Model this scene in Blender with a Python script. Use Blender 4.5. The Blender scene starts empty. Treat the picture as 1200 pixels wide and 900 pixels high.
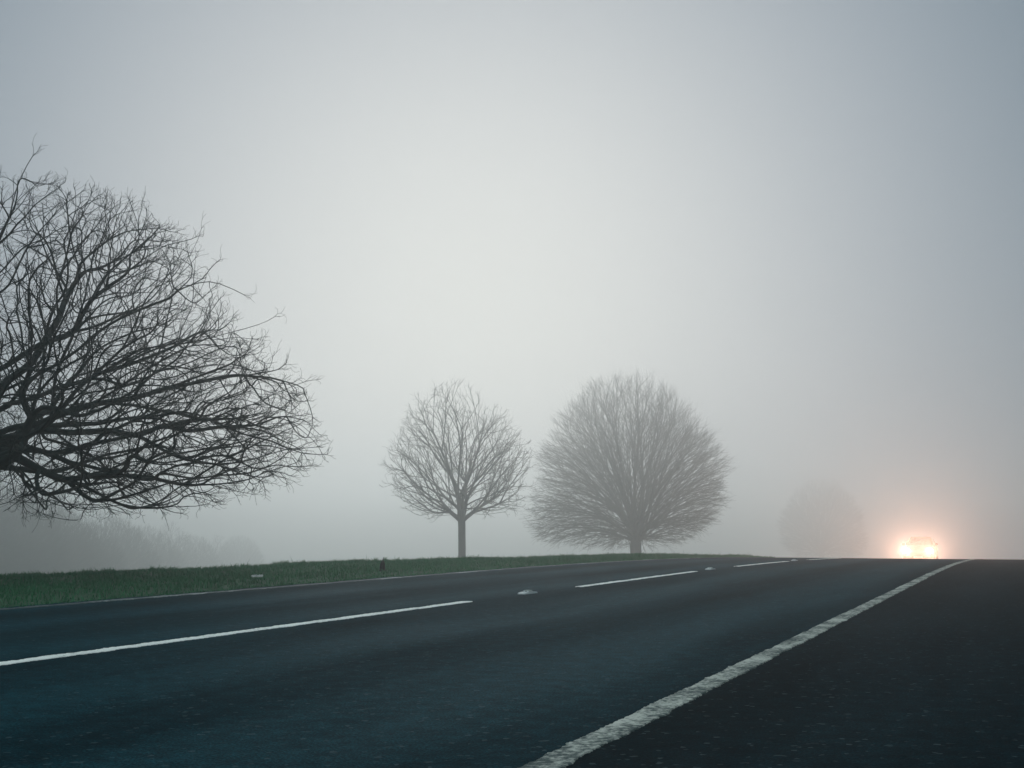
import bpy, bmesh, math, random
import numpy as np
from mathutils import Vector, Matrix

R = math.radians
scene = bpy.context.scene
col = scene.collection
rng = np.random.default_rng(7)
random.seed(7)

# ------------------------------------------------------------------ camera
F = 1500.0                      # focal length in pixels of a 1200 px wide frame
EYE = 0.75
PITCH = math.atan(168 / F)
cam_d = bpy.data.cameras.new('camera')
cam_d.sensor_width = 36
cam_d.lens = F / 1200 * 36
cam_d.clip_start = 0.05
cam_d.clip_end = 3000
cam = bpy.data.objects.new('camera', cam_d)
col.objects.link(cam)
cam.location = (0, 0, EYE)
cam.rotation_euler = (math.pi / 2 + PITCH, 0, 0)
scene.camera = cam


def ray(px, py):
    xc, yc = (px - 600) / F, (450 - py) / F
    return np.array([xc, math.cos(PITCH) - yc * math.sin(PITCH), math.sin(PITCH) + yc * math.cos(PITCH)])


def at(px, py, dist):
    """the point seen at a pixel, `dist` metres ahead"""
    d = ray(px, py)
    return np.array([0, 0, EYE]) + d * (dist / d[1])


# ------------------------------------------------------------------ terrain shape
RA = R(21.7)                    # the road runs 21.7 degrees to the right of the camera's axis
UX, UY = math.sin(RA), math.cos(RA)


def st(x, y):
    return x * UY - y * UX, x * UX + y * UY      # sideways, along the road


def xy(s, t):
    return s * UY + t * UX, -s * UX + t * UY


def road_z(t):
    t = np.asarray(t, float)
    k, w_ = .00046, 30.4
    a = np.clip(t - 20, 0, w_)
    b = np.clip(t - 20 - w_, 0, None)
    z = -k * a * a - 2 * k * w_ * np.where(b < 550, b, 550 + 60 * np.tanh((b - 550) / 60))
    return z


def ground_z(s, t):
    s = np.asarray(s, float)
    t = np.asarray(t, float)
    z = road_z(t)
    s0 = -10.6 - .20 * np.clip(26 - t, 0, 14)
    d = np.clip(s0 - s, 0, None)
    fall = np.where(d < 4, .012 * d * d, .192 + .096 * (d - 4))
    fall = 1.5 * np.tanh(fall / 1.5)
    z = z - fall - 9 * np.clip((-s - 55) / 90, 0, 1) ** 2 * (3 - 2 * np.clip((-s - 55) / 90, 0, 1))
    # soft swell of the verge and the field
    w = np.clip((-s - 9.4) / 2, 0, 1) + np.clip((s - 2.6) / 2, 0, 1)
    z = z + w * (.035 * np.sin(t * .43 + s * .2) + .03 * np.sin(t * .19 - s * .7 + 1) + .02 * np.sin(t * 1.1 + s * 1.3)) * .6
    d2 = np.clip(s - 2.6, 0, None)
    z = z - 1.5 * np.tanh(.02 * d2)
    z = z - .012                                   # the soil lies just under the asphalt
    z = z + .05 * np.clip((-s - 9.0) / .8, 0, 1) + .05 * np.clip((s - 1.9) / .8, 0, 1)
    return z


# ------------------------------------------------------------------ helpers
def prop(o, label=None, cat=None, group=None, kind=None):
    if label: o['label'] = label
    if cat: o['category'] = cat
    if group: o['group'] = group
    if kind: o['kind'] = kind
    return o


def mesh_obj(name, verts, faces, mat, parent=None, smooth=False):
    me = bpy.data.meshes.new(name)
    me.from_pydata([tuple(v) for v in verts], [], [tuple(f) for f in faces])
    if smooth:
        me.polygons.foreach_set('use_smooth', [True] * len(me.polygons))
    me.materials.append(mat)
    me.update()
    o = bpy.data.objects.new(name, me)
    col.objects.link(o)
    if parent: o.parent = parent
    return o


def np_mesh(name, verts, quads, mat, parent=None, smooth=True, nv=4):
    me = bpy.data.meshes.new(name)
    me.vertices.add(len(verts))
    me.vertices.foreach_set('co', np.asarray(verts, np.float32).ravel())
    n = len(quads)
    me.loops.add(n * nv)
    me.loops.foreach_set('vertex_index', np.asarray(quads, np.int32).ravel())
    me.polygons.add(n)
    me.polygons.foreach_set('loop_start', np.arange(n, dtype=np.int32) * nv)
    me.polygons.foreach_set('loop_total', np.full(n, nv, np.int32))
    me.polygons.foreach_set('use_smooth', np.full(n, smooth))
    me.materials.append(mat)
    me.update(calc_edges=True)
    me.validate()
    o = bpy.data.objects.new(name, me)
    col.objects.link(o)
    if parent: o.parent = parent
    return o


def bm_obj(name, bm, mat, parent=None, smooth=False):
    me = bpy.data.meshes.new(name)
    bm.to_mesh(me)
    bm.free()
    if smooth:
        me.polygons.foreach_set('use_smooth', [True] * len(me.polygons))
    me.materials.append(mat)
    o = bpy.data.objects.new(name, me)
    col.objects.link(o)
    if parent: o.parent = parent
    return o


def empty(name, loc=(0, 0, 0), rz=0):
    o = bpy.data.objects.new(name, None)
    o.empty_display_size = .2
    col.objects.link(o)
    o.location = loc
    o.rotation_euler = (0, 0, rz)
    return o


class Nodes:
    def __init__(self, name):
        self.m = bpy.data.materials.new(name)
        self.m.use_nodes = True
        self.t = self.m.node_tree
        self.b = self.t.nodes['Principled BSDF']
        self.out = self.t.nodes['Material Output']

    def n(self, typ, **kw):
        nd = self.t.nodes.new(typ)
        for k, v in kw.items():
            if k.startswith('_'):
                setattr(nd, k[1:], v)
            else:
                key = k.replace('__', ' ')
                nd.inputs[int(key[1:]) if key[0] == 'i' and key[1:].isdigit() else key].default_value = v
        return nd

    def l(self, a, b):
        self.t.links.new(a, b)

    def ramp(self, src, stops):
        r = self.n('ShaderNodeValToRGB')
        e = r.color_ramp.elements
        while len(e) < len(stops): e.new(.5)
        for i, (p, c) in enumerate(stops):
            e[i].position = p
            e[i].color = (c, c, c, 1) if not isinstance(c, tuple) else (*c, 1)
        self.l(src, r.inputs[0])
        return r

    def mix(self, fac, a, b, mode='MIX'):
        x = self.n('ShaderNodeMix', _data_type='RGBA', _blend_type=mode)
        for sock, v in ((x.inputs[0], fac), (x.inputs[6], a), (x.inputs[7], b)):
            if isinstance(v, (int, float)): sock.default_value = v
            elif isinstance(v, tuple): sock.default_value = (*v, 1)
            else: self.l(v, sock)
        return x.outputs[2]

    def math(self, op, a, b=0.0):
        x = self.n('ShaderNodeMath', _operation=op)
        for sock, v in ((x.inputs[0], a), (x.inputs[1], b)):
            if isinstance(v, (int, float)): sock.default_value = v
            else: self.l(v, sock)
        return x.outputs[0]

    def coords(self, scale=(1, 1, 1), rot=(0, 0, 0)):
        tc = self.n('ShaderNodeTexCoord')
        mp = self.n('ShaderNodeMapping')
        mp.inputs['Scale'].default_value = scale
        mp.inputs['Rotation'].default_value = rot
        self.l(tc.outputs['Object'], mp.inputs[0])
        return mp.outputs[0]

    def noise(self, vec, scale, detail=4, rough=.55):
        x = self.n('ShaderNodeTexNoise', Scale=scale, Detail=detail, Roughness=rough)
        self.l(vec, x.inputs['Vector'])
        return x.outputs[0]

    def bump(self, h, strength=.5, dist=.01):
        x = self.n('ShaderNodeBump', Strength=strength, Distance=dist)
        self.l(h, x.inputs['Height'])
        self.l(x.outputs[0], self.b.inputs['Normal'])
        return x


def plain(name, c, rough=.6, metal=0, var=.15, spec=.5):
    k = Nodes(name)
    v = k.coords()
    nz = k.noise(v, 9, 3)
    k.l(k.mix(nz, tuple(x * (1 - var) for x in c), tuple(min(1, x * (1 + var)) for x in c)), k.b.inputs['Base Color'])
    k.b.inputs['Roughness'].default_value = rough
    k.b.inputs['Metallic'].default_value = metal
    k.b.inputs['Specular IOR Level'].default_value = spec
    return k.m


# ------------------------------------------------------------------ materials
def asphalt(name, dark, light, bands):
    """objects are built in road coordinates (x across, y along), so bands follow the lane"""
    k = Nodes(name)
    v = k.coords()
    fine = k.noise(v, 95, 3, .75)
    grit = k.n('ShaderNodeTexVoronoi', Scale=52.0)
    k.l(v, grit.inputs['Vector'])
    broad = k.noise(k.coords((.9, .22, 1)), 1.1, 5, .6)
    long_ = k.noise(k.coords((1, .07, 1)), 2.2, 4, .6)
    sep = k.n('ShaderNodeSeparateXYZ')
    k.l(v, sep.inputs[0])
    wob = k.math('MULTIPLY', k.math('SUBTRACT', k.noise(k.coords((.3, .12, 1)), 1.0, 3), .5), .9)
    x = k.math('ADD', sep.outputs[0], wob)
    # polished wheel tracks: their sheen is put into the colour as light bands
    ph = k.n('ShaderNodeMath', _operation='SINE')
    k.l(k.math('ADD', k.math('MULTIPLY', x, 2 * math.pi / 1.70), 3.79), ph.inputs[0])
    track_sheen = k.math('ADD', k.math('MULTIPLY', ph.outputs[0], .5), .5)
    f = k.math('ADD', k.math('MULTIPLY', track_sheen, bands), k.math('MULTIPLY', k.math('ADD', broad, k.math('MULTIPLY', long_, .9)), .62))
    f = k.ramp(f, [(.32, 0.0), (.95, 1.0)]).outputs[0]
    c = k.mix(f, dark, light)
    g = k.ramp(fine, [(.34, .25), (.52, 1.0), (.68, 2.2)]).outputs[0]
    c = k.mix(1.0, c, g, 'MULTIPLY')
    mot = k.ramp(k.noise(v, 9, 5, .7), [(.36, .68), (.52, 1.0), (.66, 1.38)]).outputs[0]
    c = k.mix(1.0, c, mot, 'MULTIPLY')
    # pale aggregate stones
    st_ = k.ramp(grit.outputs['Color'], [(.0, 0.0), (.86, 0.0), (.93, 1.0)]).outputs[0]
    c = k.mix(k.math('MULTIPLY', st_, .35), c, (.10, .14, .15))
    k.l(c, k.b.inputs['Base Color'])
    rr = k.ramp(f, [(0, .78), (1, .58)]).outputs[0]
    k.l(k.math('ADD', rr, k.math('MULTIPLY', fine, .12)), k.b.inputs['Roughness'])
    k.b.inputs['Specular IOR Level'].default_value = .003
    hh = k.math('ADD', k.math('MULTIPLY', grit.outputs['Distance'], -1.0), fine)
    k.bump(hh, .55, .006)
    return k.m


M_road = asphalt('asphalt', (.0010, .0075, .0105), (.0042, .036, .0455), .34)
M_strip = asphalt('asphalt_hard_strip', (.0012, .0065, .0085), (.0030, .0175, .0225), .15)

k = Nodes('road_paint')
v = k.coords()
n1 = k.noise(v, 26, 6, .7)
n2 = k.noise(k.coords((1, .5, 1)), 4, 4, .6)
wear = k.ramp(k.math('ADD', k.math('MULTIPLY', n1, .62), k.math('MULTIPLY', n2, .38)), [(.35, 1.0), (.46, 0.0)]).outputs[0]
cc = k.mix(n2, (.74, .70, .63), (.92, .88, .80))
cc = k.mix(k.math('MULTIPLY', wear, .9), cc, (.035, .055, .055))
k.l(cc, k.b.inputs['Base Color'])
k.b.inputs['Roughness'].default_value = .8
k.b.inputs['Specular IOR Level'].default_value = .2
k.bump(n1, .6, .006)
M_paint = k.m

k = Nodes('road_paint_old')
v = k.coords()
n1 = k.noise(k.coords((1, .8, 1)), 30, 7, .75)
n2 = k.noise(k.coords((1, .6, 1)), 3.5, 4, .6)
wear = k.ramp(k.math('ADD', k.math('MULTIPLY', n1, .6), k.math('MULTIPLY', n2, .4)), [(.45, 1.0), (.56, 0.0)]).outputs[0]
cc = k.mix(n2, (.34, .34, .29), (.60, .58, .50))
cc = k.mix(k.math('MULTIPLY', wear, .92), cc, (.03, .05, .05))
k.l(cc, k.b.inputs['Base Color'])
k.b.inputs['Roughness'].default_value = .8
k.b.inputs['Specular IOR Level'].default_value = .03
k.bump(n1, .6, .006)
M_paint_old = k.m

k = Nodes('road_paint_worn')
v = k.coords()
n1 = k.noise(v, 14, 6, .7)
n2 = k.noise(k.coords((.6, .6, 1)), 1.3, 4, .6)
wear = k.ramp(k.math('ADD', k.math('MULTIPLY', n1, .4), k.math('MULTIPLY', n2, .6)), [(.37, 0.0), (.49, 1.0)]).outputs[0]
cc = k.mix(wear, (.45, .46, .42), (.012, .03, .03))
k.l(cc, k.b.inputs['Base Color'])
k.b.inputs['Roughness'].default_value = .7
k.bump(n1, .6, .006)
M_paint_worn = k.m

k = Nodes('field_grass')
v = k.coords()
a = k.noise(v, .35, 5, .6)
b = k.noise(v, 7, 5, .7)
c = k.mix(a, (.025, .075, .035), (.055, .125, .060))
c = k.mix(k.math('MULTIPLY', b, .5), c, (.022, .035, .020))
k.l(c, k.b.inputs['Base Color'])
k.b.inputs['Roughness'].default_value = .9
k.b.inputs['Specular IOR Level'].default_value = .15
k.bump(b, 1.0, .05)
M_field = k.m

k = Nodes('grass_blades')
v = k.coords()
a = k.noise(v, .6, 4, .6)
b = k.noise(v, 12, 3, .6)
c = k.mix(a, (.014, .110, .045), (.060, .250, .100))
c = k.mix(k.ramp(b, [(.55, 0.0), (.8, .55)]).outputs[0], c, (.10, .12, .06))
k.l(c, k.b.inputs['Base Color'])
k.b.inputs['Roughness'].default_value = .7
k.b.inputs['Specular IOR Level'].default_value = .2
M_blades = k.m

k = Nodes('bark')
v = k.coords((1, 1, .35))
a = k.noise(v, 6, 6, .7)
b = k.noise(k.coords(), .9, 4, .6)
c = k.mix(a, (.005, .014, .013), (.018, .038, .034))
c = k.mix(k.ramp(b, [(.5, 0.0), (.75, .5)]).outputs[0], c, (.030, .055, .036))
k.l(c, k.b.inputs['Base Color'])
k.b.inputs['Roughness'].default_value = .9
k.b.inputs['Specular IOR Level'].default_value = .15
k.bump(a, .8, .03)
M_bark = k.m

k = Nodes('twig_bark')
a = k.noise(k.coords(), 3, 3, .6)
k.l(k.mix(a, (.006, .015, .014), (.020, .036, .032)), k.b.inputs['Base Color'])
k.b.inputs['Roughness'].default_value = .9
k.b.inputs['Specular IOR Level'].default_value = .1
M_twig = k.m

# ------------------------------------------------------------------ sheets in road coordinates
rot = -RA


def sheet(name, ss, ts, zf, mat, jitter=None):
    ss = np.asarray(ss, float)
    ts = np.asarray(ts, float)
    S, T = np.meshgrid(ss, ts)
    Z = zf(S, T)
    v = np.stack([S, T, Z], -1).reshape(-1, 3)
    n, m = len(ts), len(ss)
    i = np.arange(n - 1)[:, None] * m + np.arange(m - 1)[None]
    q = np.stack([i, i + 1, i + m + 1, i + m], -1).reshape(-1, 4)
    o = np_mesh(name, v, q, mat)
    o.rotation_euler = (0, 0, rot)
    prop(o, kind='structure')
    return o


ts_road = np.concatenate([np.arange(-60, 0, 4), np.arange(0, 130, .6), np.arange(130, 901, 6)])
ts_g = np.concatenate([np.arange(-1000, -60, 47), np.arange(-60, 0, 3), np.arange(0, 80, .5), np.arange(80, 160, 3), np.arange(160, 1001, 21)])
ss_g = np.concatenate([np.arange(-1000, -80, 23), np.arange(-80, -30, 2), np.arange(-30, -9, .5), np.arange(-9, 6, .6), np.arange(6, 60, 3), np.arange(60, 1001, 47)])
sheet('ground', ss_g, ts_g, ground_z, M_field)

def cross(s):
    return .0 * s

edge_n = lambda t: .05 * np.sin(t * 2.1) + .04 * np.sin(t * 5.3 + 1) + .03 * np.sin(t * .7)
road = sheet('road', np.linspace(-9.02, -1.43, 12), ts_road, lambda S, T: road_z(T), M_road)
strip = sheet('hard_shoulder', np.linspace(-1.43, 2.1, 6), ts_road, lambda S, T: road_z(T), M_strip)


def marking(name, s, t0, t1, w, mat, rag, lift=.005, step=.035):
    """thermoplastic line with crumbled edges, built in road coordinates"""
    n = max(8, int((t1 - t0) / step))
    n = min(n, 7000)
    t = np.linspace(t0, t1, n)
    r1 = rng.normal(0, rag, n); r2 = rng.normal(0, rag, n)
    b1 = np.interp(t, np.arange(t0 - 1, t1 + 1, .13), rng.normal(0, rag * .8, len(np.arange(t0 - 1, t1 + 1, .13))))
    b2 = np.interp(t, np.arange(t0 - 1, t1 + 1, .13), rng.normal(0, rag * .8, len(np.arange(t0 - 1, t1 + 1, .13))))
    L = s - w / 2 + r1 * .6 + b1
    Rr = s + w / 2 + r2 * .6 + b2
    # end taper
    taper = np.clip(np.minimum(t - t0, t1 - t) / .05, .55, 1)
    mid = (L + Rr) / 2
    L = mid + (L - mid) * taper; Rr = mid + (Rr - mid) * taper
    z = road_z(t)
    v = np.concatenate([
        np.stack([L - .004, t, z + .0005], -1), np.stack([L, t, z + lift], -1),
        np.stack([Rr, t, z + lift], -1), np.stack([Rr + .004, t, z + .0005], -1)])
    i = np.arange(n - 1)
    q = np.concatenate([np.stack([i + a * n, i + (a + 1) * n, i + (a + 1) * n + 1, i + a * n + 1], -1) for a in range(3)])
    o = np_mesh(name, v, q, mat, smooth=False)
    o.rotation_euler = (0, 0, rot)
    prop(o, kind='structure')
    return o


marking('edge_line', -1.44, -20, 60, .115, M_paint_old, .0065, step=.010)
marking('edge_line', -8.76, -20, 90, .11, M_paint_worn, .014, step=.05)
CL = -5.28
for a, b in ((-3.6, 2.2), (5.0, 12.1), (15.5, 21.8), (25.1, 31.0), (34.2, 40.4), (43.4, 49.4), (52.4, 58.4)):
    marking('centre_line', CL, a, b, .105, M_paint, .010, step=.015)

# ------------------------------------------------------------------ grass blades on the verge
def blades():
    V = []; Q = []
    # (s range, t range, number, height)
    def add(s, t, h, w):
        n = len(s)
        z = ground_z(s, t)
        ang = rng.uniform(0, 2 * np.pi, n)
        lean = rng.uniform(0.1, .75, n) * h
        la = rng.uniform(0, 2 * np.pi, n)
        dx, dy = np.cos(ang) * w, np.sin(ang) * w
        lx, ly = np.cos(la) * lean, np.sin(la) * lean
        base = np.stack([s, t, z - .01], -1)
        a = base + np.stack([-dx, -dy, 0 * z], -1)
        b = base + np.stack([dx, dy, 0 * z], -1)
        m1 = base + np.stack([lx * .35 - dx * .8, ly * .35 - dy * .8, h * .6], -1)
        m2 = base + np.stack([lx * .35 + dx * .8, ly * .35 + dy * .8, h * .6], -1)
        tp = base + np.stack([lx, ly, h], -1)
        tq = tp + np.stack([dx * .15, dy * .15, 0 * z], -1)
        off = sum(len(x) for x in V)
        V.append(np.stack([a, b, m2, m1, tq, tp], 1).reshape(-1, 3))
        i = off + np.arange(n) * 6
        Q.append(np.stack([i, i + 1, i + 2, i + 3], -1))
        Q.append(np.stack([i + 3, i + 2, i + 4, i + 5], -1))
    n = 95000
    t = rng.uniform(5, 50, n) ; s = -8.95 - rng.beta(1.1, 1.6, n) * 9.5
    tuft = .5 + .5 * np.sin(s * 3.1 + 2 * np.sin(t * 1.7)) * np.sin(t * 2.3 + s)
    h = (.025 + .045 * rng.random(n)) * (.7 + .7 * tuft)
    add(s, t, h, .004 + .004 * rng.random(n))
    # tufts
    for k_ in range(900):
        t0 = rng.uniform(5, 50); s0 = -9.2 - rng.random() * 7
        m = rng.integers(14, 40); sp = rng.uniform(.03, .10)
        add(s0 + rng.normal(0, sp, m), t0 + rng.normal(0, sp, m), rng.uniform(.06, .13) * rng.uniform(.6, 1, m), np.full(m, .005))
    # taller stalks
    n = 260
    t = rng.uniform(5, 50, n); s = -9.1 - rng.random(n) * 7
    add(s, t, rng.uniform(.10, .20, n), np.full(n, .0035))
    # ragged lip hanging over the asphalt
    n = 9000
    t = rng.uniform(5, 50, n); s = -8.93 + edge_n(t) * .9 - np.abs(rng.normal(0, .07, n))
    add(s, t, .02 + .04 * rng.random(n), np.full(n, .005))
    # right verge, outside the picture
    n = 14000
    t = rng.uniform(2, 30, n); s = 2.1 + rng.random(n) ** 1.3 * 5
    add(s, t, .03 + .05 * rng.random(n), np.full(n, .005))
    o = np_mesh('grass', np.concatenate(V), np.concatenate(Q), M_blades, smooth=False)
    o.rotation_euler = (0, 0, rot)
    prop(o, label='short damp green grass along the road verge', cat='grass', kind='stuff')
blades()


# ------------------------------------------------------------------ trees
def grow(seed_pts, seed_par, pts, bf, wang, first=0):
    """connect points to a tree: cheapest of distance (with a penalty for sharp turns) plus bf * length of the way back to the root"""
    pts = np.asarray(pts, float)
    N = len(pts)
    P = [np.asarray(p, float) for p in seed_pts]
    par = list(seed_par)
    L = [0.0]; D = [np.array([0, 0, 1.0])]
    for i in range(1, len(P)):
        d = P[i] - P[par[i]]
        l = np.linalg.norm(d)
        L.append(L[par[i]] + l * .92); D.append(d / max(l, 1e-6))
    best = np.full(N, 1e9); bp = np.zeros(N, int)

    def upd(j, idx):
        d = pts[idx] - P[j]
        l = np.sqrt((d * d).sum(1)) + 1e-9
        ca = (d @ D[j]) / l
        c = l * (1 + wang * (1 - ca)) + bf * L[j]
        m = c < best[idx]
        ii = idx[m]
        best[ii] = c[m]; bp[ii] = j
    alive = np.ones(N, bool)
    idx = np.arange(N)
    for j in range(first, len(P)): upd(j, idx)
    for _ in range(N):
        k = idx[np.argmin(best[idx])]
        alive[k] = False
        j = len(P)
        d = pts[k] - P[bp[k]]
        l = np.linalg.norm(d) + 1e-9
        P.append(pts[k]); par.append(int(bp[k])); L.append(L[bp[k]] + l); D.append(d / l)
        idx = idx[idx != k] if len(idx) < 400 else np.flatnonzero(alive)
        if len(idx) == 0: break
        upd(j, idx)
    return np.array(P), np.array(par)


def add_twigs(P, par, n_per, length, ang, up=.15, seg=2, prob=1.0, only_tips=False, minrad_nodes=None):
    """short twigs of `seg` pieces at the thin nodes"""
    N = len(P)
    nch = np.bincount(par[1:], minlength=N)
    cand = np.flatnonzero(minrad_nodes) if minrad_nodes is not None else np.arange(1, N)
    if only_tips: cand = cand[nch[cand] == 0]
    cand = cand[cand > 0]
    cand = np.repeat(cand, n_per)
    cand = cand[rng.random(len(cand)) < prob]
    d = P[cand] - P[par[cand]]
    d /= np.linalg.norm(d, axis=1, keepdims=True) + 1e-9
    rv = rng.normal(0, 1, d.shape)
    rv /= np.linalg.norm(rv, axis=1, keepdims=True)
    dirs = d + rv * ang * rng.uniform(.5, 1.2, (len(d), 1))
    dirs[:, 2] += up
    dirs /= np.linalg.norm(dirs, axis=1, keepdims=True)
    Pn = [P]; parn = [par]
    base = cand; cur = P[cand]; tot = N
    ln = length * rng.uniform(.45, 1.25, (len(cand), 1)) / seg
    for s_ in range(seg):
        cur = cur + dirs * ln
        Pn.append(cur); parn.append(base)
        base = tot + np.arange(len(cand)); tot += len(cand)
        rv = rng.normal(0, 1, dirs.shape) * ang * .55
        dirs = dirs + rv; dirs[:, 2] += up * .7
        dirs /= np.linalg.norm(dirs, axis=1, keepdims=True)
        ln = ln * .85
    return np.concatenate(Pn), np.concatenate(parn)


def relax(P, par, first, it=3, w=.5):
    n = len(par)
    for _ in range(it):
        cnt = tips_below(par)
        order = np.argsort(cnt[1:]) + 1
        main = np.full(n, -1); main[par[order]] = order
        m = (main >= 0) & (np.arange(n) >= first)
        i = np.flatnonzero(m)
        Q_ = P.copy()
        Q_[i] = P[i] * (1 - w) + w * .5 * (P[par[i]] + P[main[i]])
        P = Q_
    return P


def tips_below(par):
    n = len(par)
    cnt = np.zeros(n)
    nch = np.bincount(par[1:], minlength=n)
    cnt[nch == 0] = 1
    for i in range(n - 1, 0, -1):      # parents always come before children
        cnt[par[i]] += cnt[i]
    return cnt


def tree_meshes(P, par, rtip, power, parent, seg, thick, flare=None, rmin=None, rmax=None):
    N = len(P)
    cnt = tips_below(par)
    rad = rtip * cnt ** (1 / power)
    if rmax: rad = np.minimum(rad, rmax)
    d = P - P[par]
    ln = np.linalg.norm(d, axis=1); ln[0] = 1
    dn = d / np.maximum(ln, 1e-9)[:, None]
    dn[0] = (0, 0, 1)
    # main child of each node
    main = np.full(N, -1)
    order = np.argsort(cnt[1:]) + 1
    main[par[order]] = order
    tan = dn.copy()
    has = main >= 0
    tan[has] = dn[has] + dn[main[has]]
    tan /= np.linalg.norm(tan, axis=1, keepdims=True) + 1e-9
    bad = (tan * tan).sum(1) < .5
    tan[bad] = dn[bad]
    e = np.arange(1, N)
    p = par[e]
    p0, p1 = P[p], P[e]
    lateral = main[p] != e
    t0 = tan[p].copy()
    # side branches leave at an angle between their parent's way and their own
    mixd = tan[p] * .35 + dn[e] * .85
    mixd /= np.linalg.norm(mixd, axis=1, keepdims=True) + 1e-9
    t0[lateral] = mixd[lateral]
    t1 = tan[e]
    l = ln[e][:, None]
    r1 = rad[e]
    r0 = np.where(lateral, np.minimum(rad[p], r1 * 1.25), rad[p])
    if flare is not None: r0, r1 = flare(p0, r0), flare(p1, r1)
    for nm, mask, ns, sg, mat in (('trunk', r0 >= thick, 9, seg + 2, M_bark), ('crown', r0 < thick, 3, seg, M_twig)):
        groups = [(mask, ns, sg)]
        if nm == 'crown':
            mid = mask & (r0 > thick * .22)
            groups = [(mid, 5, seg + 1), (mask & ~mid, 3, seg)]
        V = []; Q = []; off = 0
        for mk, n_s, sgm in groups:
            ii = np.flatnonzero(mk)
            if len(ii) == 0: continue
            u = np.linspace(0, 1, sgm + 1)[None, :, None]
            a, b = p0[ii][:, None], p1[ii][:, None]
            ta, tb = (t0[ii] * l[ii] * .8)[:, None], (t1[ii] * l[ii] * .8)[:, None]
            h = (2 * u**3 - 3 * u**2 + 1) * a + (u**3 - 2 * u**2 + u) * ta + (-2 * u**3 + 3 * u**2) * b + (u**3 - u**2) * tb
            dt = (6 * u**2 - 6 * u) * a + (3 * u**2 - 4 * u + 1) * ta + (-6 * u**2 + 6 * u) * b + (3 * u**2 - 2 * u) * tb
            dt /= np.linalg.norm(dt, axis=2, keepdims=True) + 1e-9
            ref = np.array([.83, .37, .41])
            x = np.cross(dt, ref); x /= np.linalg.norm(x, axis=2, keepdims=True) + 1e-9
            y = np.cross(dt, x)
            rr = r0[ii][:, None] * (1 - u[:, :, 0]) + r1[ii][:, None] * u[:, :, 0]
            an = np.arange(n_s) * 2 * np.pi / n_s
            ring = h[:, :, None] + rr[:, :, None, None] * (np.cos(an)[None, None, :, None] * x[:, :, None] + np.sin(an)[None, None, :, None] * y[:, :, None])
            E = len(ii)
            V.append(ring.reshape(-1, 3))
            bi = off + (np.arange(E)[:, None, None] * (sgm + 1) + np.arange(sgm)[None, :, None]) * n_s
            kk = np.arange(n_s)[None, None, :]; k2 = (kk + 1) % n_s
            q = np.stack([bi + kk, bi + k2, bi + n_s + k2, bi + n_s + kk], -1)
            Q.append(q.reshape(-1, 4))
            off += E * (sgm + 1) * n_s
        if V:
            np_mesh(nm, np.concatenate(V), np.concatenate(Q), mat, parent)
    return rad


def px_profile(rows, d, x0, zb):
    """silhouette given as (pixel row, left px, right px) -> metres relative to the tree's base"""
    kx = d / F
    out = []
    for (py, xl, xr) in rows:
        out.append((at(x0, py, d)[2] - zb, (x0 - xl) * kx, (xr - x0) * kx))
    return sorted(out)


def lumps(p, seeds=(3, 11)):
    out = []
    for sd in seeds:
        r_ = np.random.default_rng(sd)
        v_ = 0
        for f_, a_ in ((1.0, .5), (1.9, .35), (3.7, .28), (6.5, .2)):
            for _ in range(3):
                d_ = r_.normal(0, 1, 3); d_ /= np.linalg.norm(d_)
                v_ = v_ + a_ * np.sin(p @ d_ * f_ * 1.6 + r_.uniform(0, 7))
        out.append(v_ / 1.3)
    return out


def fill_crown(n, prof, shell=1.0, depth=1.0, lump=.10, wave=1.0, clump=.5, bias=.5):
    """random points inside the body of revolution whose left and right radii are given per height"""
    hz = np.array([p[0] for p in prof]); rl = np.array([p[1] for p in prof]); rr = np.array([p[2] for p in prof])
    R_ = max(rl.max(), rr.max())
    out = []
    while len(out) < n:
        m = 4 * n
        z = rng.uniform(hz[0], hz[-1], m)
        x = rng.uniform(-R_, R_, m); y = rng.uniform(-R_, R_, m)
        a = np.interp(z, hz, rl); b = np.interp(z, hz, rr)
        r = np.where(x < 0, a, b); ry = (a + b) / 2 * depth
        q = np.sqrt((x / np.maximum(r, .01))**2 + (y / np.maximum(ry, .01))**2)
        nz = lumps(np.stack([x, y, z], -1) * wave)
        q = q * (1 + lump * nz[0]) + lump * bias
        keep = (q < 1) & (rng.random(m) < np.clip(q, .0, 1)**shell) & (rng.random(m) > clump * np.clip(nz[1] + .2, 0, 1))
        for p_ in np.stack([x, y, z], -1)[keep]: out.append(p_)
    return np.array(out[:n])


# ---- the young maple by the verge (middle left of the picture)
D2 = 100.0
X2 = 541
base2 = at(X2, 664, D2)
base2[2] = float(ground_z(*st(base2[0], base2[1])))
t2 = empty('tree', base2)
prop(t2, 'smaller bare tree with a straight clear trunk, left of the dense domed tree', 'tree')
prof = px_profile([(606, 500, 565), (598, 478, 600), (588, 470, 612), (570, 450, 620), (555, 449, 622), (530, 456, 620), (508, 466, 606),
                   (490, 476, 592), (470, 492, 566), (460, 502, 560), (453, 522, 548)], D2, X2, base2[2])
pts = fill_crown(1500, prof, 1.0, .95, .08, .5, .3)
zc = at(X2, 612, D2)[2] - base2[2]
H2 = at(X2, 453, D2)[2] - base2[2]
seed = [(0, 0, -.3), (0, 0, .25)] + [(.02 * math.sin(i), .0, zc * i / 4) for i in (1, 2, 3, 4)]
par = [0, 0, 1, 2, 3, 4]
cr = len(seed) - 1
last = cr
for i in range(1, 9):
    seed.append((-.2 * math.sin(i * .6) - .03 * i, .1 * math.sin(i), zc + (H2 - zc) * .085 * i)); par.append(last); last = len(seed) - 1
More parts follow.
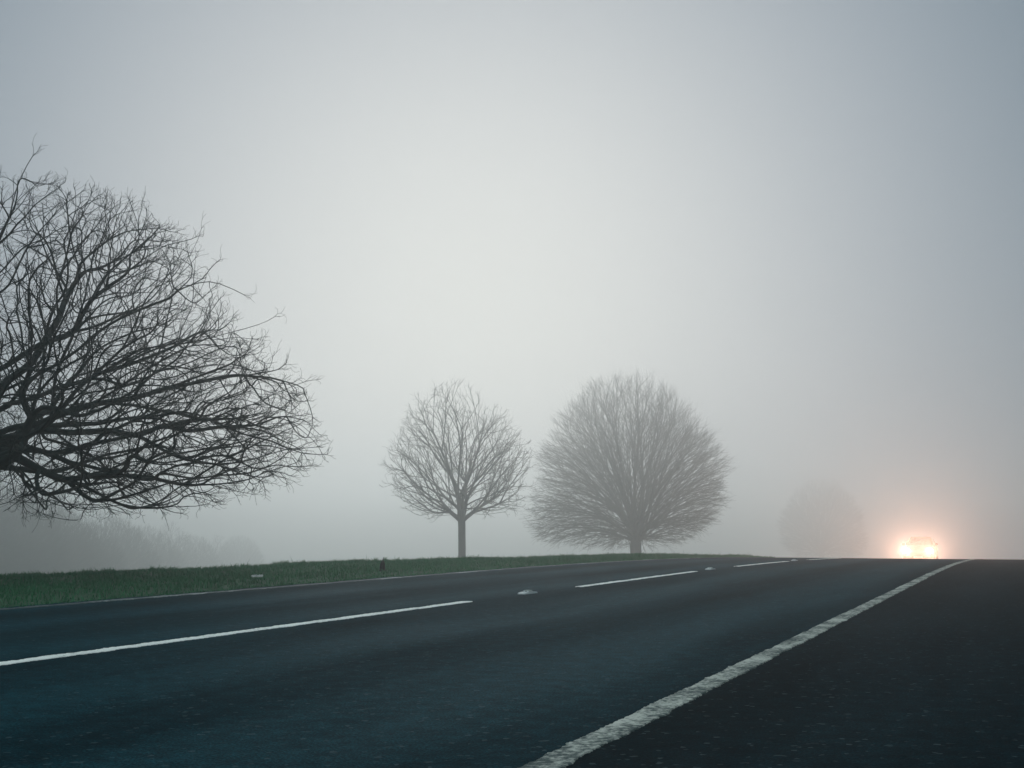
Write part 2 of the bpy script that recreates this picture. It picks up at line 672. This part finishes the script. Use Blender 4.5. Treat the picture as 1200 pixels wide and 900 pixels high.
# named low limbs traced from the picture: (pixels), depth change per metre of reach
for line, dep in ([[(528, 600), (510, 601), (492, 604), (484, 601), (478, 597)], -.15], [[(552, 602), (575, 594), (585, 590), (605, 593), (612, 594)], .2],
                  [[(522, 583), (503, 572), (480, 570), (462, 567), (449, 571)], .3], [[(558, 586), (580, 578), (600, 570), (622, 570)], -.3],
                  [[(515, 572), (495, 552), (480, 538), (466, 528)], -.4], [[(562, 560), (580, 536), (600, 523), (618, 520)], .45],
                  [[(530, 560), (518, 530), (508, 508), (482, 481)], .1], [[(552, 555), (562, 520), (575, 500), (586, 490)], -.3]):
    l0 = cr if line[0][1] > 590 else cr + (1 if line[0][1] > 575 else 2)
    for (px_, py_) in line:
        reach = abs(px_ - X2) * D2 / F
        p_ = at(px_, py_, D2 + dep * reach) - base2
        seed.append(tuple(p_)); par.append(l0); l0 = len(seed) - 1
nS = len(seed)
P, par = grow(seed, par, pts, .62, .8, cr - 1)
P = relax(P, par, nS)
P, par = add_twigs(P, par, 2, .75, .6, .12, 3, .9, only_tips=True)
P, par = add_twigs(P, par, 1, .5, .7, .1, 2, .6, only_tips=False)


def flare2(p, r):
    return r * (1 + .5 * np.exp(-np.clip(p[:, 2], 0, 9) / .22) * (p[:, 2] < 1.5))


tree_meshes(P, par, .0082, 2.2, t2, 2, .13, flare2, rmax=.29)

# ---- the dense domed beech (middle right)
D3 = 140.0
X3 = 746
base3 = at(X3, 658, D3)
base3[2] = float(ground_z(*st(base3[0], base3[1])))
t3 = empty('tree', base3)
prop(t3, 'large bare tree with a dense dome of fine twigs on a short trunk', 'tree')
prof = px_profile([(640, 676, 770), (634, 636, 800), (622, 622, 822), (608, 620, 846), (590, 624, 850), (560, 624, 852), (530, 632, 846),
                   (505, 648, 832), (485, 660, 816), (468, 676, 800), (455, 696, 780), (447, 720, 760)], D3, X3, base3[2])
cz = at(X3, 634, D3)[2] - base3[2]


def bend(p, inv=False, a=.62):
    """limbs rise steeply out of the crotch and spread further out"""
    q = p - np.array([0, 0, cz * .9])
    r = np.linalg.norm(q, axis=1)
    th = np.arccos(np.clip(q[:, 2] / np.maximum(r, 1e-6), -1, 1))
    ph = np.arctan2(q[:, 1], q[:, 0])
    g = a + (1 - a) * np.clip(r / 12, 0, 1.2)
    th = th / g if inv else th * g
    return np.stack([r * np.sin(th) * np.cos(ph), r * np.sin(th) * np.sin(ph), r * np.cos(th)], -1) + np.array([0, 0, cz * .9])


pts = fill_crown(8500, prof, .8, .95, .07, .45, .3, 1.2)
pts = bend(pts, True)
seed = np.array([(0, 0, -.4), (.0, 0, .2), (-.05, 0, cz * .5), (-.05, 0, cz * .95)])
P, par = grow(seed, [0, 0, 1, 2], pts, .80, .35, 3)
P = relax(P, par, 4, 2)
P[4:] = bend(P[4:])
P, par = add_twigs(P, par, 4, 1.05, .45, .06, 2, .9, only_tips=True)
P, par = add_twigs(P, par, 1, .8, .5, .08, 2, .5, only_tips=False)


def flare3(p, r):
    return r * (1 + .35 * np.exp(-np.clip(p[:, 2], 0, 9) / .3) * (p[:, 2] < 1.5))


tree_meshes(P, par, .0075, 2.3, t3, 1, .16, flare3, rmax=.70)

# ---- the big near tree reaching in from the left
D1 = 18.0
X1 = -50
base1 = at(X1, 700, D1)
sb, tb = st(base1[0], base1[1])
base1[2] = float(ground_z(sb, tb))
t1_ = empty('tree', base1)
prop(t1_, 'big near bare tree with spreading crooked branches reaching in at the left edge', 'tree')
kx = D1 / F
limbs = [  # traced pixels, depth change per metre of reach
    ([(10, 455), (43, 440), (64, 428), (91, 410), (115, 389), (139, 374), (166, 362), (208, 341), (245, 330), (285, 345)], .10),
    ([(5, 430), (52, 401), (82, 392), (97, 368), (106, 353), (124, 338), (151, 317), (175, 299), (196, 287), (225, 280)], -.25),
    ([(46, 505), (85, 507), (130, 505), (160, 510), (178, 520), (196, 530), (226, 540), (256, 544), (289, 540), (310, 534), (340, 526), (370, 524)], -.05),
    ([(10, 475), (46, 464), (73, 453), (100, 446), (118, 437), (139, 431), (166, 422), (208, 404), (250, 395), (304, 380), (322, 371)], .35),
    ([(10, 503), (46, 496), (76, 484), (115, 473), (154, 467), (196, 455), (232, 448), (256, 443), (285, 440), (330, 446), (355, 455)], .18),
    ([(15, 535), (46, 550), (76, 562), (94, 577), (112, 587), (136, 577), (157, 565), (172, 544), (184, 526), (208, 502), (232, 484), (256, 467)], -.30),
    ([(10, 520), (46, 528), (79, 541), (109, 559), (139, 571)], .22),
]
seed = [(0, 0, -.5), (0, 0, .3)]; par = [0, 0]
last = 1
hgt = lambda py: at(X1, py, D1)[2] - base1[2]
trunk_nodes = []
for py in (640, 600, 560, 530, 505, 480, 455, 425, 390, 350, 310):
    seed.append((.08 * math.sin(py * .05), .07 * math.cos(py * .04), hgt(py))); par.append(last); last = len(seed) - 1
    trunk_nodes.append((py, last))
ends = {}
for li, (line, dep) in enumerate(limbs):
    py0 = line[0][1]
    tn = min(trunk_nodes, key=lambda q: abs(q[0] - (py0 + 18)))[1]
    l0 = tn
    for (px_, py_) in line:
        reach = (px_ - X1) * kx
        p_ = at(px_, py_, D1 + dep * reach) - base1
        seed.append(tuple(p_)); par.append(l0); l0 = len(seed) - 1
        ends[(li, px_)] = l0
def off_limb(start, line, dep, d0):
    l0 = start
    for (px_, py_) in line:
        d0 += dep
        p_ = at(px_, py_, d0) - base1
        seed.append(tuple(p_)); par.append(l0); l0 = len(seed) - 1
dd = lambda li, px_: D1 + limbs[li][1] * (px_ - X1) * kx
off_limb(ends[(4, 154)], [(160, 458), (172, 437), (187, 410), (194, 380), (202, 341), (211, 320), (226, 293), (236, 268)], .12, dd(4, 154))
off_limb(ends[(5, 112)], [(136, 585), (184, 571), (208, 563), (250, 558), (280, 545)], -.1, dd(5, 112))
off_limb(ends[(1, 106)], [(100, 317), (91, 287), (88, 262), (75, 245)], .05, dd(1, 106))
off_limb(ends[(1, 124)], [(112, 308), (121, 275), (139, 245)], -.12, dd(1, 124))
off_limb(ends[(1, 151)], [(154, 296), (166, 270), (178, 250)], .1, dd(1, 151))
off_limb(ends[(2, 160)], [(190, 500), (222, 505), (260, 500), (300, 498), (335, 488)], .25, dd(2, 160))
off_limb(ends[(5, 112)], [(104, 592), (97, 601), (95, 608), (78, 609), (62, 606), (46, 600), (30, 590)], -.03, dd(5, 112))
n_traced = len(seed)
# limbs towards the other sides, so that the tree is whole
for az, el, reach in ((100, 20, 3.0), (140, 35, 3.6), (180, 12, 3.8), (215, 28, 3.6), (255, 15, 3.0), (290, 40, 3.2), (70, 40, 3.2), (160, 60, 3.6), (240, 60, 3.4), (20, 68, 3.6), (330, 64, 3.4)):
    tn = trunk_nodes[random.randint(2, 6)][1]
    l0 = tn
    p_ = np.array(seed[tn])
    d_ = np.array([math.cos(R(az)) * math.cos(R(el)), math.sin(R(az)) * math.cos(R(el)), math.sin(R(el))])
    for q in range(8):
        p_ = p_ + d_ * reach / 8 + rng.normal(0, .07, 3)
        seed.append(tuple(p_)); par.append(l0); l0 = len(seed) - 1
prof = px_profile([(600, -300, 190), (590, -370, 232), (575, -400, 262), (560, -430, 290), (535, -440, 348), (515, -440, 362), (480, -440, 350), (440, -430, 345),
                   (400, -420, 328), (370, -400, 312), (340, -380, 286), (310, -340, 262), (285, -300, 240), (262, -260, 205), (245, -220, 165), (228, -160, 100), (210, -80, 30)], D1, X1, base1[2])
pts = fill_crown(11500, prof, .8, .72, .14, .8, .55, .15)
# thin out the half that stands outside the picture
keep = (pts[:, 0] > .3) | (rng.random(len(pts)) < .35)
keep &= np.hypot(pts[:, 0], pts[:, 1]) > .6
pts = pts[keep]
nS = len(seed)
P, par = grow(seed, par, pts, .34, .75, 5)
P = relax(P, par, nS, 1)
P, par = add_twigs(P, par, 3, .21, .55, .12, 3, .85, only_tips=True)
P, par = add_twigs(P, par, 1, .15, .9, .15, 2, .55, only_tips=False)


def flare1(p, r):
    return r * (1 + .5 * np.exp(-np.clip(p[:, 2], 0, 9) / .35) * (p[:, 2] < 2))


tree_meshes(P, par, .0020, 2.16, t1_, 2, .025, flare1, rmax=.30)

# ---- far trees that fade into the fog
def copy_tree(src, loc, rz, sc, label, group=None):
    r = src.copy(); col.objects.link(r)
    r.location = loc; r.rotation_euler = (0, 0, rz); r.scale = (sc, sc, sc)
    r['label'] = label
    if group: r['group'] = group
    for ch in list(src.children):
        c_ = ch.copy(); col.objects.link(c_); c_.parent = r
    return r


DF = 500.0
b_ = at(962, 640, DF)
sf, tf = st(b_[0], b_[1])
b_[2] = float(ground_z(sf, tf)) - .2
copy_tree(t3, b_, 2.1, 1.65, 'faint far bare tree almost lost in the fog, left of the oncoming headlights')
added_wood = ((-42, 165, 1.0, 3), (-20, 190, 1.35, 2), (4, 170, .86, 3), (26, 195, 1.30, 2), (44, 180, .92, 3), (66, 205, 1.15, 2), (84, 190, .78, 3), (108, 225, 1.25, 2),
            (126, 225, .86, 3), (152, 265, 1.15, 2), (172, 270, .84, 3), (200, 320, 1.3, 2), (222, 340, .80, 3), (252, 400, 1.2, 2), (282, 450, .9, 3))
for i, (px_, d_, sc, kind_) in enumerate(added_wood):  # trees added to give the dark murk low at the left
    b_ = at(px_, 640, d_)
    sf, tf = st(b_[0], b_[1])
    b_[2] = float(ground_z(sf, tf)) - (1.5 if kind_ == 3 else .5) * sc
    copy_tree(t3 if kind_ == 3 else t2, b_, i * 1.3, sc, 'dim tree added to darken the fog beyond the left grass bank', 'dim trees added to darken the fog at the left')

# ------------------------------------------------------------------ road studs
M_stud = plain('stud_casting', (.34, .38, .37), .5, .3)
M_rub = plain('stud_rubber', (.35, .37, .34), .7)
M_glass = plain('stud_reflector', (.75, .8, .78), .1, 0, .05, 1.0)


def road_stud():
    root = empty('road_stud')
    prop(root, 'x', 'road stud', 'reflective road studs in the gaps of the centre line')
    bm = bmesh.new()
    # cast iron shoe: low boat-shaped frame, longer along the road, with a trough in the middle
    prof_ = [(-.20, .002), (-.16, .014), (-.07, .020), (.07, .020), (.16, .014), (.20, .002)]
    vs = []
    for (y_, z_) in prof_:
        w_ = .062 if abs(y_) < .17 else .035
        vs.append([bm.verts.new((-w_, y_, -.002)), bm.verts.new((-w_ * .86, y_, z_)), bm.verts.new((w_ * .86, y_, z_)), bm.verts.new((w_, y_, -.002))])
    for a_, b_ in zip(vs, vs[1:]):
        for q in range(3):
            bm.faces.new((a_[q], a_[q + 1], b_[q + 1], b_[q]))
    bm.faces.new(vs[0]); bm.faces.new(vs[-1][::-1])
    bm_obj('casting', bm, M_stud, root)
    bm = bmesh.new()
    bmesh.ops.create_cube(bm, size=1, matrix=Matrix.Translation((0, 0, .024)) @ Matrix.Diagonal((.082, .11, .026, 1)))
    bmesh.ops.bevel(bm, geom=list(bm.edges), offset=.008, segments=2, affect='EDGES')
    bm_obj('rubber_housing', bm, M_rub, root)
    for sx in (-1, 1):
        for sy in (-1, 1):
            bm = bmesh.new()
            bmesh.ops.create_uvsphere(bm, u_segments=10, v_segments=6, radius=.009, matrix=Matrix.Translation((sx * .022, sy * .056, .024)))
            bm_obj('reflector', bm, M_glass, root, True)
    return root


proto = road_stud()
for i, (t_, lab) in enumerate(((13.75, 'nearest road stud, pale and clear, in the gap right of the long near centre dash'),
                               (22.9, 'second road stud, small and pale, between the second and third centre dashes'),
                               (32.0, 'farthest road stud, a tiny fleck between the two last centre dashes'))):
    if i == 0:
        o = proto
    else:
        o = proto.copy(); col.objects.link(o)
        for ch in list(proto.children):
            c_ = ch.copy(); col.objects.link(c_); c_.parent = o
    x_, y_ = xy(CL, t_)
    o.location = (x_, y_, float(road_z(t_)) + .004)
    o.rotation_euler = (0, 0, rot)
    o['label'] = lab

# ------------------------------------------------------------------ small things on the verge
def ground_hit(px, py):
    d = ray(px, py); o = np.array([0, 0, EYE]); k_ = 3.0
    while k_ < 60:
        p_ = o + d * k_
        s_, t_ = st(p_[0], p_[1])
        if p_[2] < float(ground_z(s_, t_)): return p_
        k_ += .02
    return p_


p_ = ground_hit(448, 671)
sp, tp_ = st(p_[0], p_[1])
stub = empty('marker_stub', (p_[0], p_[1], float(ground_z(sp, tp_)) + .02))
stub.scale = (.9, .9, .95)
prop(stub, 'small dark broken marker stub standing in the verge grass left of the smaller tree', 'marker stub')
M_stub = plain('rotten_wood', (.006, .010, .008), .9)
bm = bmesh.new()
rings = []
for z_, r_, ox in ((0, .052, 0), (.05, .050, .002), (.11, .044, .004), (.15, .030, .010), (.165, .012, .014)):
    rings.append([bm.verts.new((ox + r_ * math.cos(a_ * math.pi / 4) * (1 + .12 * math.sin(a_ * 2.3)), r_ * math.sin(a_ * math.pi / 4), z_ + .012 * math.sin(a_ * 1.9) * (z_ > .1))) for a_ in range(8)])
for a_, b_ in zip(rings, rings[1:]):
    for q in range(8): bm.faces.new((a_[q], a_[(q + 1) % 8], b_[(q + 1) % 8], b_[q]))
bm.faces.new(rings[-1])
bm_obj('post', bm, M_stub, stub, True)
bm = bmesh.new()
rings = []
for z_, r_ in ((.10, .010), (.17, .009), (.235, .005)):
    rings.append([bm.verts.new((.016 + r_ * math.cos(a_ * math.pi / 3), r_ * math.sin(a_ * math.pi / 3), z_)) for a_ in range(6)])
for a_, b_ in zip(rings, rings[1:]):
    for q in range(6): bm.faces.new((a_[q], a_[(q + 1) % 6], b_[(q + 1) % 6], b_[q]))
bm.faces.new(rings[-1])
bm_obj('spike', bm, M_stub, stub, True)

p_ = ground_hit(302, 684)
sp, tp_ = st(p_[0], p_[1])
bm = bmesh.new()
g = 9
vv = [[bm.verts.new((i_ * .018 - .08, j_ * .012 - .05, .035 + .012 * math.sin(i_ * 1.9 + j_) + .010 * math.sin(j_ * 2.7 - i_) + random.uniform(-.006, .006))) for j_ in range(g)] for i_ in range(g)]
for i_ in range(g - 1):
    for j_ in range(g - 1): bm.faces.new((vv[i_][j_], vv[i_ + 1][j_], vv[i_ + 1][j_ + 1], vv[i_][j_ + 1]))
bmesh.ops.solidify(bm, geom=list(bm.faces), thickness=.002)
lit = bm_obj('litter', bm, plain('waste_paper', (.85, .86, .82), .7))
lit.location = (p_[0], p_[1], float(ground_z(sp, tp_)) + .065)
prop(lit, 'crumpled scrap of white paper lying in the verge grass', 'litter')

# ------------------------------------------------------------------ the oncoming car
M_body = plain('car_paint', (.05, .055, .06), .35, .3, .03)
M_dark = plain('dark_glass', (.02, .025, .03), .08, 0, .1)
M_tyre = plain('tyre_rubber', (.02, .02, .02), .8)
M_rim = plain('wheel_rim', (.4, .4, .42), .35, .8)
M_blk = plain('black_plastic', (.02, .02, .022), .6)
M_plate = plain('number_plate', (.75, .75, .72), .5)


def emis(name, c, s):
    k = Nodes(name)
    k.b.inputs['Base Color'].default_value = (.8, .8, .8, 1)
    k.b.inputs['Emission Color'].default_value = (*c, 1)
    k.b.inputs['Emission Strength'].default_value = s
    return k.m


M_head = emis('headlight_lens', (1.0, .86, .66), 60)

DC = 78.0
pc = at(1079, 650, DC)
sc_, tc_ = st(pc[0], pc[1])
zc_ = float(road_z(tc_))
car = empty('car', (pc[0], pc[1], zc_), 0)
# the car faces the camera: its own -Y axis points back along the road
cdx, cdy = -pc[0], -pc[1]
car.rotation_euler = (math.atan(.02), 0, rot)
prop(car, 'oncoming car with blazing warm headlights at the top of the rise', 'car')


def loft(secs, name, mat, parent, smooth=True, close=True):
    bm = bmesh.new()
    rs = [[bm.verts.new(p) for p in s_] for s_ in secs]
    n_ = len(rs[0])
    for a_, b_ in zip(rs, rs[1:]):
        for q in range(n_):
            bm.faces.new((a_[q], a_[(q + 1) % n_], b_[(q + 1) % n_], b_[q]))
    bm.faces.new(rs[0][::-1]); bm.faces.new(rs[-1])
    bmesh.ops.recalc_face_normals(bm, faces=list(bm.faces))
    return bm_obj(name, bm, mat, parent, smooth)


def sec(y, w, z0, z1, r=.10, n=4):
    pts_ = []
    for (cx, cz_, a0) in ((w - r, z1 - r, 0), (-w + r, z1 - r, 90), (-w + r, z0 + r, 180), (w - r, z0 + r, 270)):
        for i_ in range(n + 1):
            a_ = R(a0 + 90 * i_ / n)
            pts_.append((cx + r * math.cos(a_), y, cz_ + r * math.sin(a_)))
    return pts_


# lower body
loft([sec(-2.10, .70, .28, .55, .10), sec(-2.02, .82, .22, .68, .12), sec(-1.7, .88, .20, .80, .14), sec(-.95, .90, .20, .92, .14), sec(.9, .90, .20, .96, .14),
      sec(1.75, .88, .22, .95, .14), sec(2.05, .80, .28, .88, .12), sec(2.12, .70, .34, .80, .10)], 'body', M_body, car)
# cabin
def csec(y, wb, wt, zb, zt):
    return [(wb, y, zb), (wt, y, zt - .06), (wt - .08, y, zt), (-wt + .08, y, zt), (-wt, y, zt - .06), (-wb, y, zb)]
loft([csec(-1.0, .80, .74, .88, .95), csec(-.25, .80, .62, .90, 1.42), csec(.3, .80, .61, .90, 1.47), csec(1.2, .80, .60, .90, 1.43), csec(1.85, .76, .68, .88, .98)], 'cabin', M_body, car)
mesh_obj('windscreen', [(-.72, -.93, .965), (.72, -.93, .965), (.57, -.30, 1.385), (-.57, -.30, 1.385), (-.72, -.95, .985), (.72, -.95, .985), (.57, -.32, 1.405), (-.57, -.32, 1.405)],
         [(4, 5, 6, 7), (0, 3, 2, 1), (0, 1, 5, 4), (1, 2, 6, 5), (2, 3, 7, 6), (3, 0, 4, 7)], M_dark, car)
for sx in (-1, 1):
    mesh_obj('side_window', [(sx * .80, -.70, .99), (sx * .80, 1.55, .99), (sx * .65, 1.15, 1.34), (sx * .655, -.22, 1.34), (sx * .82, -.70, .99), (sx * .82, 1.55, .99), (sx * .67, 1.15, 1.34), (sx * .675, -.22, 1.34)],
             [(4, 5, 6, 7), (0, 3, 2, 1), (0, 1, 5, 4), (1, 2, 6, 5), (2, 3, 7, 6), (3, 0, 4, 7)], M_dark, car)
    loft([[(sx * .84 + a_ * .10 * sx, y_, z_) for a_, z_ in ((0, .98), (1.6, .98), (1.9, 1.06), (1.6, 1.13), (.3, 1.11))] for y_ in (-.62, -.50)], 'wing_mirror', M_body, car)
bm = bmesh.new(); bmesh.ops.create_cube(bm, size=1, matrix=Matrix.Translation((0, -2.09, .50)) @ Matrix.Diagonal((.84, .06, .16, 1))); bm_obj('grille', bm, M_blk, car)
bm = bmesh.new(); bmesh.ops.create_cube(bm, size=1, matrix=Matrix.Translation((0, -2.13, .36)) @ Matrix.Diagonal((.52, .02, .11, 1))); bm_obj('number_plate', bm, M_plate, car)
for sx in (-1, 1):
    bm = bmesh.new()
    bmesh.ops.create_uvsphere(bm, u_segments=20, v_segments=12, radius=1, matrix=Matrix.Translation((sx * .655, -2.04, .72)) @ Matrix.Diagonal((.19, .08, .13, 1)))
    bm_obj('headlight', bm, M_head, car, True)
    for wy in (-1.3, 1.3):
        bm = bmesh.new()
        bmesh.ops.create_cone(bm, cap_ends=True, segments=28, radius1=.32, radius2=.32, depth=.21, matrix=Matrix.Translation((sx * .80, wy, .32)) @ Matrix.Rotation(math.pi / 2, 4, 'Y'))
        bmesh.ops.bevel(bm, geom=[e_ for e_ in bm.edges if len(e_.link_faces) == 2 and any(len(f_.verts) > 8 for f_ in e_.link_faces)], offset=.03, segments=2, affect='EDGES')
        w_ = bm_obj('wheel', bm, M_tyre, car)
        bm = bmesh.new()
        bmesh.ops.create_cone(bm, cap_ends=True, segments=20, radius1=.20, radius2=.18, depth=.03, matrix=Matrix.Translation((sx * .912, wy, .32)) @ Matrix.Rotation(sx * math.pi / 2, 4, 'Y'))
        bm_obj('rim', bm, M_rim, w_)
    # the beam itself
    ld = bpy.data.lights.new('headlight_beam', 'SPOT')
    ld.energy = 3100
    ld.color = (1.0, .53, .36)
    ld.spot_size = R(150)
    ld.spot_blend = 1.0
    ld.shadow_soft_size = .08
    lo = bpy.data.objects.new('headlight_beam', ld)
    col.objects.link(lo)
    lo.parent = car
    lo.location = (sx * .655, -2.20, .72)
    lo.rotation_euler = (R(90), 0, math.pi + RA * .0)

# ------------------------------------------------------------------ fog
bm = bmesh.new()
bmesh.ops.create_cube(bm, size=1)
kh = Nodes('fog')
kh.t.nodes.remove(kh.b)
pv = kh.n('ShaderNodeVolumePrincipled')
pv.inputs['Color'].default_value = (.93, .965, .965, 1)
pv.inputs['Density'].default_value = .0046
pv.inputs['Anisotropy'].default_value = .76
kh.l(pv.outputs[0], kh.out.inputs['Volume'])
hz = bm_obj('haze', bm, kh.m)
zlo, zhi = -22.0, 20.0
hz.location = (0, 0, (zlo + zhi) / 2)
hz.scale = (2060, 2060, zhi - zlo)
hz.rotation_euler = (0, 0, rot)
prop(hz, label='pale even fog filling the air', cat='fog', kind='stuff')

# ------------------------------------------------------------------ sky and sun
SUN_AZ = R(-2.0)       # to the right of the camera's axis
SUN_EL = R(13.0)
w = bpy.data.worlds.new('World')
scene.world = w
w.use_nodes = True
nt = w.node_tree
nt.nodes.clear()
out = nt.nodes.new('ShaderNodeOutputWorld')
sky = nt.nodes.new('ShaderNodeTexSky')
sky.sky_type = 'NISHITA'
sky.sun_disc = False
sky.sun_elevation = SUN_EL
sky.sun_rotation = SUN_AZ
sky.dust_density = 6
bg1 = nt.nodes.new('ShaderNodeBackground')
bg1.inputs[1].default_value = .05
thick = nt.nodes.new('ShaderNodeVectorMath'); thick.operation = 'MULTIPLY'      # thick cloud lets a little of the blue sky through
nt.links.new(sky.outputs[0], thick.inputs[0])
thick.inputs[1].default_value = (.03, .04, .055)
nt.links.new(thick.outputs[0], bg1.inputs[0])
tc = nt.nodes.new('ShaderNodeTexCoord')
dot = nt.nodes.new('ShaderNodeVectorMath'); dot.operation = 'DOT_PRODUCT'
nrm = nt.nodes.new('ShaderNodeVectorMath'); nrm.operation = 'NORMALIZE'
nt.links.new(tc.outputs['Generated'], nrm.inputs[0])
nt.links.new(nrm.outputs[0], dot.inputs[0])
VE = R(10.5)
dot.inputs[1].default_value = (math.sin(SUN_AZ) * math.cos(VE), math.cos(SUN_AZ) * math.cos(VE), math.sin(VE))
ac = nt.nodes.new('ShaderNodeMath'); ac.operation = 'ARCCOSINE'; ac.use_clamp = False
nt.links.new(dot.outputs['Value'], ac.inputs[0])
mr = nt.nodes.new('ShaderNodeMapRange')
mr.inputs['From Min'].default_value = 0
mr.inputs['From Max'].default_value = R(60)
nt.links.new(ac.outputs[0], mr.inputs['Value'])
cr_ = nt.nodes.new('ShaderNodeValToRGB')
cr_.color_ramp.interpolation = 'B_SPLINE'
stops = [(0, (.50, .51, .515)), (.15, (.50, .515, .53)), (.30, (.335, .375, .42)), (.44, (.18, .235, .29)), (1, (.085, .14, .175))]
el = cr_.color_ramp.elements
while len(el) < len(stops): el.new(.5)
for e_, (p_, c_) in zip(el, stops):
    e_.position = p_; e_.color = (*c_, 1)
nt.links.new(mr.outputs[0], cr_.inputs[0])
bg2 = nt.nodes.new('ShaderNodeBackground')
bg2.inputs[1].default_value = 1.0
sepw = nt.nodes.new('ShaderNodeSeparateXYZ')
nt.links.new(nrm.outputs[0], sepw.inputs[0])
zr = nt.nodes.new('ShaderNodeMapRange'); zr.interpolation_type = 'SMOOTHSTEP'      # unseen sky overhead, brightened and tinted blue to light the ground
zr.inputs['From Min'].default_value = math.sin(R(36)); zr.inputs['From Max'].default_value = math.sin(R(75))
nt.links.new(sepw.outputs[2], zr.inputs['Value'])
mz = nt.nodes.new('ShaderNodeMix'); mz.data_type = 'RGBA'
nt.links.new(zr.outputs[0], mz.inputs[0])
nt.links.new(cr_.outputs[0], mz.inputs[6])
mz.inputs[7].default_value = (.92, 1.2, 1.32, 1)
nt.links.new(mz.outputs[2], bg2.inputs[0])
add = nt.nodes.new('ShaderNodeAddShader')
nt.links.new(bg1.outputs[0], add.inputs[0])
nt.links.new(bg2.outputs[0], add.inputs[1])
nt.links.new(add.outputs[0], out.inputs[0])

sl = bpy.data.lights.new('sun', 'SUN')
sl.energy = .45
sl.angle = R(24)
sl.color = (1, .97, .93)
so = bpy.data.objects.new('sun', sl)
col.objects.link(so)
so.rotation_euler = Vector((-math.sin(SUN_AZ) * math.cos(SUN_EL), -math.cos(SUN_AZ) * math.cos(SUN_EL), -math.sin(SUN_EL))).to_track_quat('-Z', 'Y').to_euler()

# ------------------------------------------------------------------ render settings
scene.render.engine = 'CYCLES'
cy = scene.cycles
cy.max_bounces = 6
cy.diffuse_bounces = 2
cy.glossy_bounces = 2
cy.transmission_bounces = 2
cy.volume_bounces = 1
cy.sample_clamp_indirect = 3
cy.sample_clamp_direct = 0
cy.use_denoising = True
cy.denoiser = 'OPENIMAGEDENOISE'
cy.denoising_input_passes = 'RGB_ALBEDO_NORMAL'
cy.denoising_prefilter = 'ACCURATE'
vs_ = scene.view_settings
scene.display_settings.display_device = 'sRGB'
vs_.view_transform = 'Standard'
vs_.look = 'None'
vs_.exposure = 0
vs_.gamma = 1
